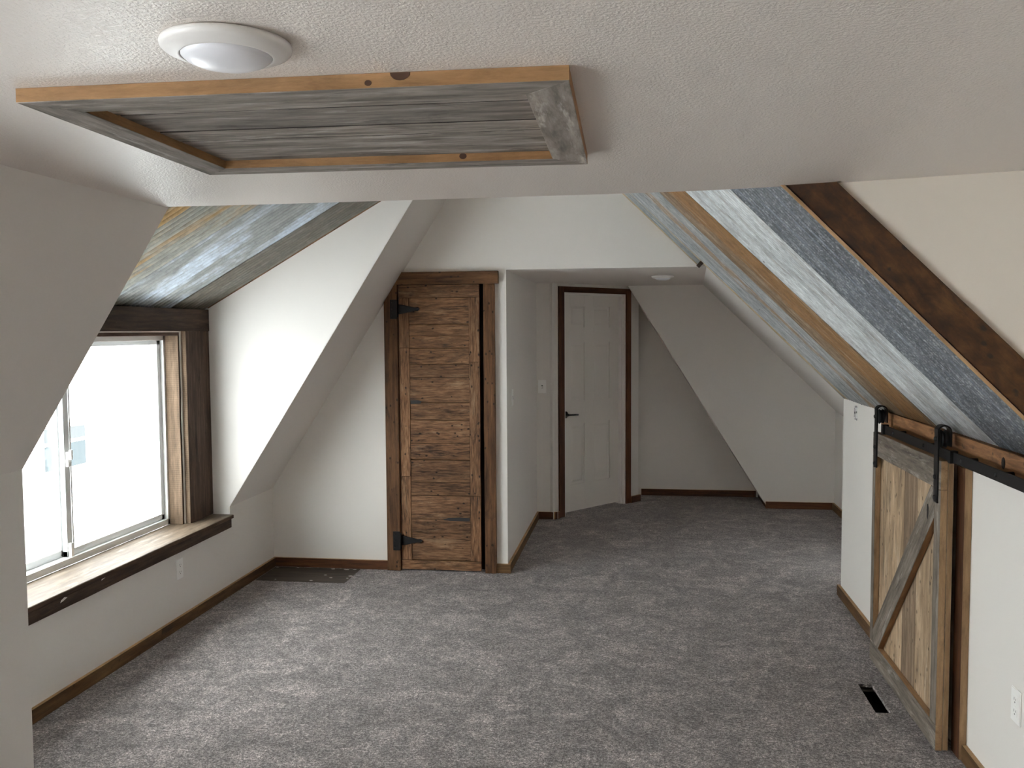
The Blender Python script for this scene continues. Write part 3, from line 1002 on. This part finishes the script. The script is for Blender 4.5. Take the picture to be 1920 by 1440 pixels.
d2 = empty('door_2', AW(.51, -.07, 0))
struct(d2, 'white six panel interior door with black lever in the alcove', 'door')
A0, A1, Z0, Z1 = .112, .912, .02, 1.985
B0, B1 = -.095, -.058
abox('door_core', A0, A1, B0, B1 - .010, Z0, Z1, 'door_white', d2)
ca = [(A0, .235), (.43, .55), (.782, A1)]
cz = [(Z0, .262), (.812, 1.02), (1.55, 1.685), (1.875, Z1)]
for a, b in ca:
    abox('stile', a, b, B1 - .0105, B1, Z0, Z1, 'door_white', d2, .001)
for z0, z1 in cz:
    for a0, a1 in ((.235, .43), (.55, .782)):
        abox('rail', a0, a1, B1 - .0105, B1, z0, z1, 'door_white', d2, .001)
for (z0, z1) in ((.262, .812), (1.02, 1.55), (1.685, 1.875)):
    for a0, a1 in ((.235, .43), (.55, .782)):
        g = .022
        m = frame_matrix(AW(0, 0, 0), DU, (0, 0, 1))
        lo, hi = B1 - .0095, B1 - .003
        vv = []
        for (i, b) in ((.004, lo), (g, lo), (g + .018, hi)):
            vv += [(a0 + i, z0 + i, b), (a1 - i, z0 + i, b), (a1 - i, z1 - i, b), (a0 + i, z1 - i, b)]
        ff = []
        for r in range(2):
            for k in range(4):
                ff.append((r * 4 + k, r * 4 + (k + 1) % 4, r * 4 + 4 + (k + 1) % 4, r * 4 + 4 + k))
        ff.append((8, 9, 10, 11))
        link('panel', mesh_from('panel', vv, ff, ['door_white']), m, d2)
hd = lathe('lever_rose', [(.0001, .0), (.030, .0), (.031, .006), (.026, .011), (.012, .014), (.011, .040), (.0001, .041)], 'black_iron', frame_matrix(AW(.172, B1, .905), DU, (0, 0, 1)), d2, 24)
tube('lever', [AW(.172, B1 + .036, .905), AW(.20, B1 + .042, .904), AW(.25, B1 + .042, .902), AW(.30, B1 + .038, .899)], .0075, 'black_iron', hd, 8)
# white jamb
t4 = empty('trim_4', AW(.51, 0, 0))
struct(t4, 'dark stained wooden casing around the white alcove door', 'trim')
abox('jamb', O0 + .0005, O0 + .022, -.108, .002, .003, OZ - .001, 'jamb_white', t4)
abox('jamb', O1 - .022, O1 - .0005, -.108, .002, .003, OZ - .001, 'jamb_white', t4)
abox('jamb', O0 + .022, O1 - .022, -.108, .002, OZ - .014, OZ - .001, 'jamb_white', t4)
abox('door_stop', O1 - .034, O1 - .022, -.056, -.022, .003, OZ - .014, 'jamb_white', t4)
abox('door_stop', O0 + .022, O1 - .034, -.056, -.022, OZ - .026, OZ - .014, 'jamb_white', t4)


def aplank(nm, a, b, z, along_z, out, T, mat):
    if along_z:
        return plank(nm, AW(a, b, z), (0, 0, 1), -DU, out, T, mat, None, t4, .002)
    return plank(nm, AW(a, b, z), DU, (0, 0, 1), out, T, mat, None, t4, .002)


aplank('casing_board', .088, .0005, .004, True, rect(2.042, .070), .014, 'door_trim_wood')
aplank('casing_board', 1.016, .0005, .004, True, rect(2.042, .070), .014, 'door_trim_wood')
aplank('casing_board', .0885, .0005, 1.995, False, rect(.857, .051), .0138, 'door_trim_wood')

# ------------------------------------------------------------------ baseboards: face board with a lighter sawn top edge
BT = .02


def baseboard(name, a, b, mat, label, n_out, segs=1):
    """boards on the floor from a to b (wall line), n_out toward the room"""
    a, b, n_out = Vector((*a, 0)), Vector((*b, 0)), Vector((*n_out, 0)).normalized()
    d = (b - a).normalized()
    e = empty(name, (a + b) / 2)
    struct(e, label, 'baseboard')
    if d.cross(Vector((0, 0, 1))).dot(n_out) < 0:
        a, b, d = b, a, -d
    Lb = (b - a).length
    for k in range(segs):
        plank('board', a + d * (Lb * k / segs) + n_out * .0006 + Vector((0, 0, .0015)), d, (0, 0, 1), rect(Lb / segs - (.0008 if segs > 1 else 0), BB - .0015), BT - .0006, mat, 'base_top_edge', e, .0012)
    return e


baseboard('baseboard_left', (XL, YD), (XL, YB), 'tan_baseboard', 'brown wooden baseboard under the window wall', (1, 0), 2)
baseboard('baseboard_back', (XL + BT, YB), (-1.729, YB), 'dark_baseboard', 'dark brown baseboard between the left corner and closet door', (0, -1))
baseboard('baseboard_back_corner', (-.960, YB), (XA + BT, YB), 'tan_baseboard', 'short light brown baseboard right of the rustic closet door', (0, -1))
baseboard('baseboard_alcove_left', (XA, YB), (XA, YAL - .001), 'tan_baseboard', 'brown baseboard running into the alcove on its left', (1, 0))
baseboard('baseboard_alcove_return', (XA + BT, YAL), (-.742, YAL), 'dark_baseboard', 'short dark red baseboard left of the white panel door', (0, -1))
pa, pb = AW(-.045, 0, 0), AW(.016, 0, 0)
baseboard('baseboard_alcove_angled', (pa.x, pa.y), (pb.x, pb.y), 'dark_baseboard', 'tiny dark baseboard piece beside the left door casing', (DN.x, DN.y))
pa, pb = AW(1.0175, 0, 0), AW(1.16, 0, 0)
baseboard('baseboard_alcove_corner', (pa.x, pa.y), (pb.x, pb.y), 'dark_baseboard', 'short dark baseboard right of the white panel door casing', (DN.x, DN.y))
baseboard('baseboard_alcove_far', (pe.x + .03, YF2), (1.15, YF2), 'dark_baseboard', 'dark baseboard on the far alcove wall', (0, -1))
baseboard('baseboard_alcove_step', (1.19, YF1), (1.19, YF2 - .02), 'dark_baseboard', 'dark baseboard at the foot of the slanted alcove edge', (-1, 0))
baseboard('baseboard_alcove_cheek', (1.17, YF1), (XR2 - .02, YF1), 'dark_baseboard', 'reddish brown baseboard along the alcove end wall', (0, -1))
baseboard('baseboard_alcove_right', (XR2, YR), (XR2, YF1), 'tan_baseboard', 'olive brown baseboard half hidden behind the barn door wall', (-1, 0))
baseboard('baseboard_right_far', (XR, 4.70), (XR, YR + .02), 'tan_baseboard', 'brown baseboard left of the sliding barn door', (-1, 0))
baseboard('baseboard_right_near', (XR, 2.64), (XR, 3.575), 'tan_baseboard', 'brown baseboard right of the sliding barn door', (-1, 0))

# ------------------------------------------------------------------ barn door
BD0, BD1 = 3.63, 4.64
bd = tag(empty('barn_door', (1.176, (BD0 + BD1) / 2, .012)), 'sliding barn door of mixed old planks with a diagonal grey brace', 'door')
# local frame: boards face -x ; ux x uy = -x
UZ, UYm = (0, 0, 1), (0, 1, 0)            # z x y = -x


def bboard(nm, y0, y1, z0, z1, xback, T, mat, edge, vert=True, jit=.0012):
    if vert:
        return plank(nm, (xback, y0, z0), (0, 0, 1), (0, 1, 0), rect(z1 - z0, y1 - y0), T, mat, edge, bd, .0015, jit)
    return plank(nm, (xback, y1, z0), (0, -1, 0), (0, 0, 1), rect(y1 - y0, z1 - z0), T, mat, edge, bd, .0015, jit)


pe_ = [BD0, 3.815, 4.005, 4.20, 4.42, BD1]
for (a, b, mt) in zip(pe_, pe_[1:], ('tan_barn', 'tan_barn', 'mixed_barn', 'tan_barn', 'tan_barn')):
    bboard('plank', a + .001, b - .001, .014, 1.15, 1.198, .0205 - random.uniform(0, .0015), mt, 'barn_edge')
bboard('top_rail', BD0, BD1, 1.04, 1.152, 1.1755, .0255, 'grey_barn', 'barn_edge', False)
bboard('bottom_rail', BD0, BD1, .012, .112, 1.1755, .0255, 'grey_barn', 'barn_edge', False)
bboard('stile', 4.59, BD1, .113, 1.039, 1.1755, .0255, 'grey_barn', 'barn_edge')
bboard('stile', BD0, 3.70, .113, 1.039, 1.1755, .0255, 'grey_barn', 'barn_edge')
br = [(3.7005, .92), (3.7005, 1.039), (3.744, 1.039), (4.589, .175), (4.589, .1125), (4.489, .1125)]
bdir = Vector((0, .86, -.883)).normalized()
buy = bdir.cross(Vector((-1, 0, 0)))      # width axis so that bdir x buy = -x ...
o3 = Vector((1.1755, 3.7, .95))
tst = bdir.cross(buy)
if tst.x > 0:
    buy = -buy
out = []
for y, z in br:
    r = Vector((1.176, y, z)) - o3
    out.append((r.dot(bdir), r.dot(buy)))
area = sum(out[i][0] * out[(i + 1) % 6][1] - out[(i + 1) % 6][0] * out[i][1] for i in range(6))
if area < 0:
    out.reverse()
plank('brace', o3, bdir, buy, out, .026, 'grey_barn', 'aged_edge', bd, .0015)
# knot hole in the brace
plank('knot_hole', (1.1497, 3.775, .93), (0, 0, 1), (0, 1, 0), [(-.034, -.002), (-.018, -.009), (.014, -.011), (.030, -.004), (.026, .006), (.004, .011), (-.022, .008)], .0009, 'dark_gap', None, bd, 0)


def hanger(yc):
    """J strap over a wheel, bolted to the door"""
    w = .044
    xf, th = 1.1498, .006
    prof = [(xf, .985), (xf, 1.235)]
    R_ = .0215
    xc = xf - th / 2 + R_ + .0
    for k in range(1, 9):
        a = math.pi * k / 8
        prof.append((xc - (R_ + th / 2) * math.cos(a) + 0, 1.262 + (R_ + th / 2) * math.sin(a)))
    prof[1] = (xf - th / 2 - .0, 1.25)
    prof[0] = (xf - th / 2, .985)
    prof.append((prof[-1][0], 1.205))
    vs, fs = [], []
    n = len(prof)
    for i, (x, z) in enumerate(prof):
        a = Vector(prof[max(i - 1, 0)])
        b = Vector(prof[min(i + 1, n - 1)])
        t = (b - a).normalized()
        nn = Vector((-t.y, t.x)) * th / 2
        for sgn in (1, -1):
            for y in (yc - w / 2, yc + w / 2):
                vs.append((x + nn.x * sgn, y, z + nn.y * sgn))
    for i in range(n - 1):
        a, b = i * 4, i * 4 + 4
        fs += [(a, a + 1, b + 1, b), (a + 2, b + 2, b + 3, a + 3), (a, b, b + 2, a + 2), (a + 1, a + 3, b + 3, b + 1)]
    fs += [(0, 2, 3, 1), (n * 4 - 4, n * 4 - 3, n * 4 - 1, n * 4 - 2)]
    st = link('hanger_strap', mesh_from('hanger_strap', vs, fs, ['black_iron']), None, bd)
    lathe('wheel', [(.0001, .010), (.034, .010), (.036, .008), (.031, .003), (.031, -.003), (.036, -.008), (.034, -.010), (.0001, -.010)], 'black_iron',
          Matrix.Translation((xc, yc, 1.234)) @ Matrix.Rotation(math.pi / 2, 4, 'Y'), st, 24)
    for z in (1.005, 1.085, 1.234):
        lathe('bolt', [(.0001, .009), (.006, .0085), (.009, .006), (.0095, 0)], 'black_matte', Matrix.Translation((xf - th, yc, z)) @ Matrix.Rotation(-math.pi / 2, 4, 'Y'), st, 10)


hanger(3.672)
hanger(4.575)

tr = tag(empty('barn_door_track', (1.17, 3.5, 1.18)), 'black iron flat track carrying the sliding barn door', 'door track')
boxes('rail', [(1.1665, 1.1725, 2.66, 4.535, 1.158, 1.198)], 'black_iron', tr, .0012)
for y in (2.72, 3.14, 3.46, 3.9, 4.35):
    m = Matrix.Translation((1.1665, y, 1.178)) @ Matrix.Rotation(-math.pi / 2, 4, 'Y')
    lathe('bolt', [(.0001, .006), (.006, .0055), (.008, .003), (.0085, 0)], 'black_matte', m, tr, 10)
    lathe('spacer', [(.011, .0), (.011, -.0555)], 'black_iron', m @ Matrix.Translation((0, 0, -.006)), tr, 12)
boxes('door_stop', [(1.155, 1.184, 3.545, 3.575, 1.155, 1.202)], 'black_iron', tr, .002)
boxes('door_stop', [(1.155, 1.184, 4.49, 4.52, 1.155, 1.202)], 'black_iron', tr, .002)

t5 = empty('trim_5', (XR, 4.1, 1.2))
struct(t5, 'orange brown wooden mounting board behind the barn door track', 'trim')
plank('mounting_board', (XR - .001, 2.62, 1.142), (0, -1, 0), (0, 0, 1), [(-2.16, 0), (0, 0), (0, .105), (-2.16, .105)], .0275, 'header_board', 'aged_edge', t5, .002)
plank('knot_hole', (XR - .0288, 3.225, 1.205), (0, 0, 1), (0, 1, 0), [(.02 * math.cos(k * math.pi / 6), .016 * math.sin(k * math.pi / 6)) for k in range(12)], .0008, 'dark_gap', None, t5, 0)
t6 = empty('trim_6', (XR, 3.62, 0))
struct(t6, 'light brown door casing edge beside the sliding barn door', 'trim')
plank('casing_board', (XR - .001, 3.582, .003), (0, 0, 1), (0, 1, 0), rect(1.128, .085), .0275, 'dark_baseboard', 'barn_edge', t6, .001)
plank('casing_board', (XR - .001, 4.60, .003), (0, 0, 1), (0, 1, 0), rect(1.128, .085), .0275, 'dark_baseboard', 'barn_edge', t6, .001)

struct(prism('wall_light_stop', [AW(-.1, -.16, 0), AW(1.15, -.16, 0), AW(1.15, -.16, HA), AW(-.1, -.16, HA)], -DN * .05, W), 'unseen slab added to keep daylight out under the white panel door')  # added slab, stops outside light leaking under the door

# ------------------------------------------------------------------ outlets and switches


def wall_plate(kind, loc, nrm, label):
    """cover plate facing nrm"""
    nrm = Vector(nrm)
    side = Vector((0, 0, 1)).cross(nrm)
    m = frame_matrix(loc, side, (0, 0, 1))
    e = tag(link(kind, None, m), label, 'outlet' if 'outlet' in kind else 'light switch')

    def bxl(nm, x0, x1, y0, y1, z0, z1, mt, par, bev=.0008):
        bm = bmesh.new()
        g = bmesh.ops.create_cube(bm, size=1)
        for v in g['verts']:
            v.co = Vector(((x0 + x1) / 2 + v.co.x * (x1 - x0), (y0 + y1) / 2 + v.co.y * (y1 - y0), (z0 + z1) / 2 + v.co.z * (z1 - z0)))
        if bev:
            bmesh.ops.bevel(bm, geom=bm.edges[:], offset=bev, segments=2, affect='EDGES')
        me = bpy.data.meshes.new(nm)
        bm.to_mesh(me)
        bm.free()
        me.materials.append(MATS[mt])
        return link(nm, me, m, par)
    bxl('cover_plate', -.036, .036, -.058, .058, .0005, .006, 'white_plastic', e, .002)
    if 'outlet' in kind:
        for s in (-1, 1):
            r = bxl('socket', -.017, .017, s * .020 - .014, s * .020 + .014, .0055, .0075, 'white_plastic', e, .0009)
            for dx, hh in ((-.0065, .009), (.0065, .007)):
                bxl('slot', dx - .0011, dx + .0011, s * .020 - hh / 2 + .003, s * .020 + hh / 2 + .003, .007, .0079, 'slot_dark', r, 0)
            bxl('slot', -.0025, .0025, s * .020 - .010, s * .020 - .0055, .007, .0079, 'slot_dark', r, 0)
        bxl('screw', -.003, .003, -.003, .003, .0055, .007, 'white_plastic', e, .001)
    else:
        bxl('toggle_slot', -.006, .006, -.013, .013, .0055, .0066, 'slot_dark', e, 0)
        bxl('toggle', -.0045, .0045, -.010, .004, .006, .019, 'white_plastic', e, .001)
        for s in (-1, 1):
            bxl('screw', -.003, .003, s * .032 - .003, s * .032 + .003, .0055, .0068, 'white_plastic', e, .001)
    return e


wall_plate('wall_outlet', (XL, 4.71, .332), (1, 0, 0), 'white duplex outlet on the wall below the window sill')
wall_plate('wall_outlet', (XR, 3.135, .405), (-1, 0, 0), 'white duplex outlet at the right picture edge near the barn door')
wall_plate('light_switch', (XA, 6.29, 1.19), (1, 0, 0), 'white toggle switch on the alcove side wall, seen nearly edge on')
wall_plate('light_switch', (-.836, YAL, 1.17), (0, -1, 0), 'white toggle switch on the short wall beside the alcove door')

# old bracket scar on the knee wall, top left of the barn door
sc_ = tag(empty('anchor_scar', (XR, 5.44, 1.17)), 'small white torn patch with dark screw holes high on the barn door wall', 'wall damage')
plank('torn_patch', (XR, 5.40, 1.128), (0, 0, 1), (0, 1, 0), [(0, .010), (.03, 0), (.06, .008), (.082, .002), (.088, .05), (.06, .07), (.03, .06), (.004, .066)], .0012, 'bare_drywall', None, sc_, .0003)
for y, z in ((5.415, 1.137), (5.452, 1.137), (5.42, 1.178), (5.458, 1.172), (5.42, 1.21), (5.455, 1.207)):
    lathe('screw_hole', [(.0001, .0012), (.006, .001), (.0075, .0)], 'mark_black', Matrix.Translation((XR - .0012, y, z)) @ Matrix.Rotation(-math.pi / 2, 4, 'Y'), sc_, 8)
for y in (5.436, 5.47):
    boxes('scrape', [(XR - .0018, XR - .0011, y - .004, y + .003, 1.145, 1.20)], 'mark_black', sc_)

# ------------------------------------------------------------------ floor opening of the heating duct
fv = tag(empty('floor_duct', ((VX0 + VX1) / 2, (VY0 + VY1) / 2, -.1)), 'open dark heating duct cut into the carpet beside the barn door', 'floor vent')
dep = -.16
w_ = .0012
boxes('duct_side', [(VX0 - w_, VX0, VY0, VY1, dep, -.016)], 'duct_metal', fv)
boxes('duct_side', [(VX1, VX1 + w_, VY0, VY1, dep, -.016)], 'duct_metal', fv)
boxes('duct_end', [(VX0, VX1, VY0 - w_, VY0, dep, -.016)], 'duct_metal', fv)
boxes('duct_end', [(VX0, VX1, VY1, VY1 + w_, dep, -.016)], 'duct_metal', fv)
boxes('duct_floor', [(VX0, VX1, VY0, VY1, dep - w_, dep)], 'black_matte', fv)
boxes('duct_lip', [(VX0, VX1, VY1 - .03, VY1 - .001, -.026, -.022)], 'duct_metal', fv)

# ------------------------------------------------------------------ bare board in the carpet cut-out by the back left corner
fp = tag(empty('floor_board', ((PX0 + PX1) / 2, (PY0 + PY1) / 2, -.014)), 'dark bare floor board showing in a carpet cut-out by the back corner', 'floor board')
plank('bare_board', (PX0 + .002, PY0 + .002, -.0135), (1, 0, 0), (0, 1, 0), rect(PX1 - PX0 - .004, PY1 - PY0 - .004), .0135, 'bare_subfloor', None, fp, .001)
for (x, y, s) in ((-2.53, 6.0, .012), (-2.38, 6.004, .010), (-2.12, 5.998, .014), (-2.02, 5.99, .02), (-1.965, 6.0, .014), (-2.12, 5.84, .011), (-2.06, 5.78, .011), (-2.17, 5.70, .012), (-1.94, 5.835, .015), (-1.945, 5.78, .008), (-2.42, 5.70, .006)):
    plank('paint_fleck', (x, y, .0001), (1, 0, 0), (0, 1, 0), [(-s, 0), (-s * .3, -s * .5), (s * .8, -s * .4), (s, s * .2), (0, s * .55)], .0012, 'paint_fleck', None, fp, 0)

# ------------------------------------------------------------------ outdoors seen through the window
gd = boxes('ground_snow', [(-60, 60, -60, 80, -4.3, -4.0)], 'snow')
struct(gd, 'bright snowy ground outside the window', 'ground')
nh = tag(empty('neighbour_house', (-8.2, 11.5, -4.0)), 'overexposed white neighbouring house outside the dormer window', 'house')
hx = -8.0
boxes('house_wall', [(hx - 6, hx, 4.0, 22, -4.0, .95)], 'siding_white', nh)
prism('house_roof', [(hx + .35, 3.7, .9), (hx - 3, 3.7, 1.9), (hx - 6.35, 3.7, .9)], (0, 18.6, 0), 'snow', nh)
hw = boxes('house_window', [(hx, hx + .04, 11.05, 12.10, -.28, .42)], 'siding_white', nh)
boxes('pane', [(hx + .03, hx + .045, 11.12, 12.03, -.22, .12)], 'far_pane', hw)
boxes('pane', [(hx + .03, hx + .045, 11.12, 12.03, .17, .36)], 'far_grey', hw)
hv = boxes('vent_box', [(hx, hx + .06, 13.78, 14.10, -.90, -.58)], 'siding_white', nh, .01)
lathe('vent_flap', [(.0001, .012), (.09, .010), (.10, .0)], 'far_grey', Matrix.Translation((hx + .06, 13.92, -.72)) @ Matrix.Rotation(math.pi / 2, 4, 'Y'), hv, 24)
boxes('porch_roof', [(hx, hx + 1.2, 11.4, 16.5, -1.32, -1.24)], 'siding_white', nh, .01)
cb = tube('utility_cable', [(-7.6, 9 + k * .7, .40 + .012 * (k - 4) ** 2) for k in range(12)], .012, 'cable_black')
tag(cb, 'thin sagging utility cable outside the dormer window', 'cable')
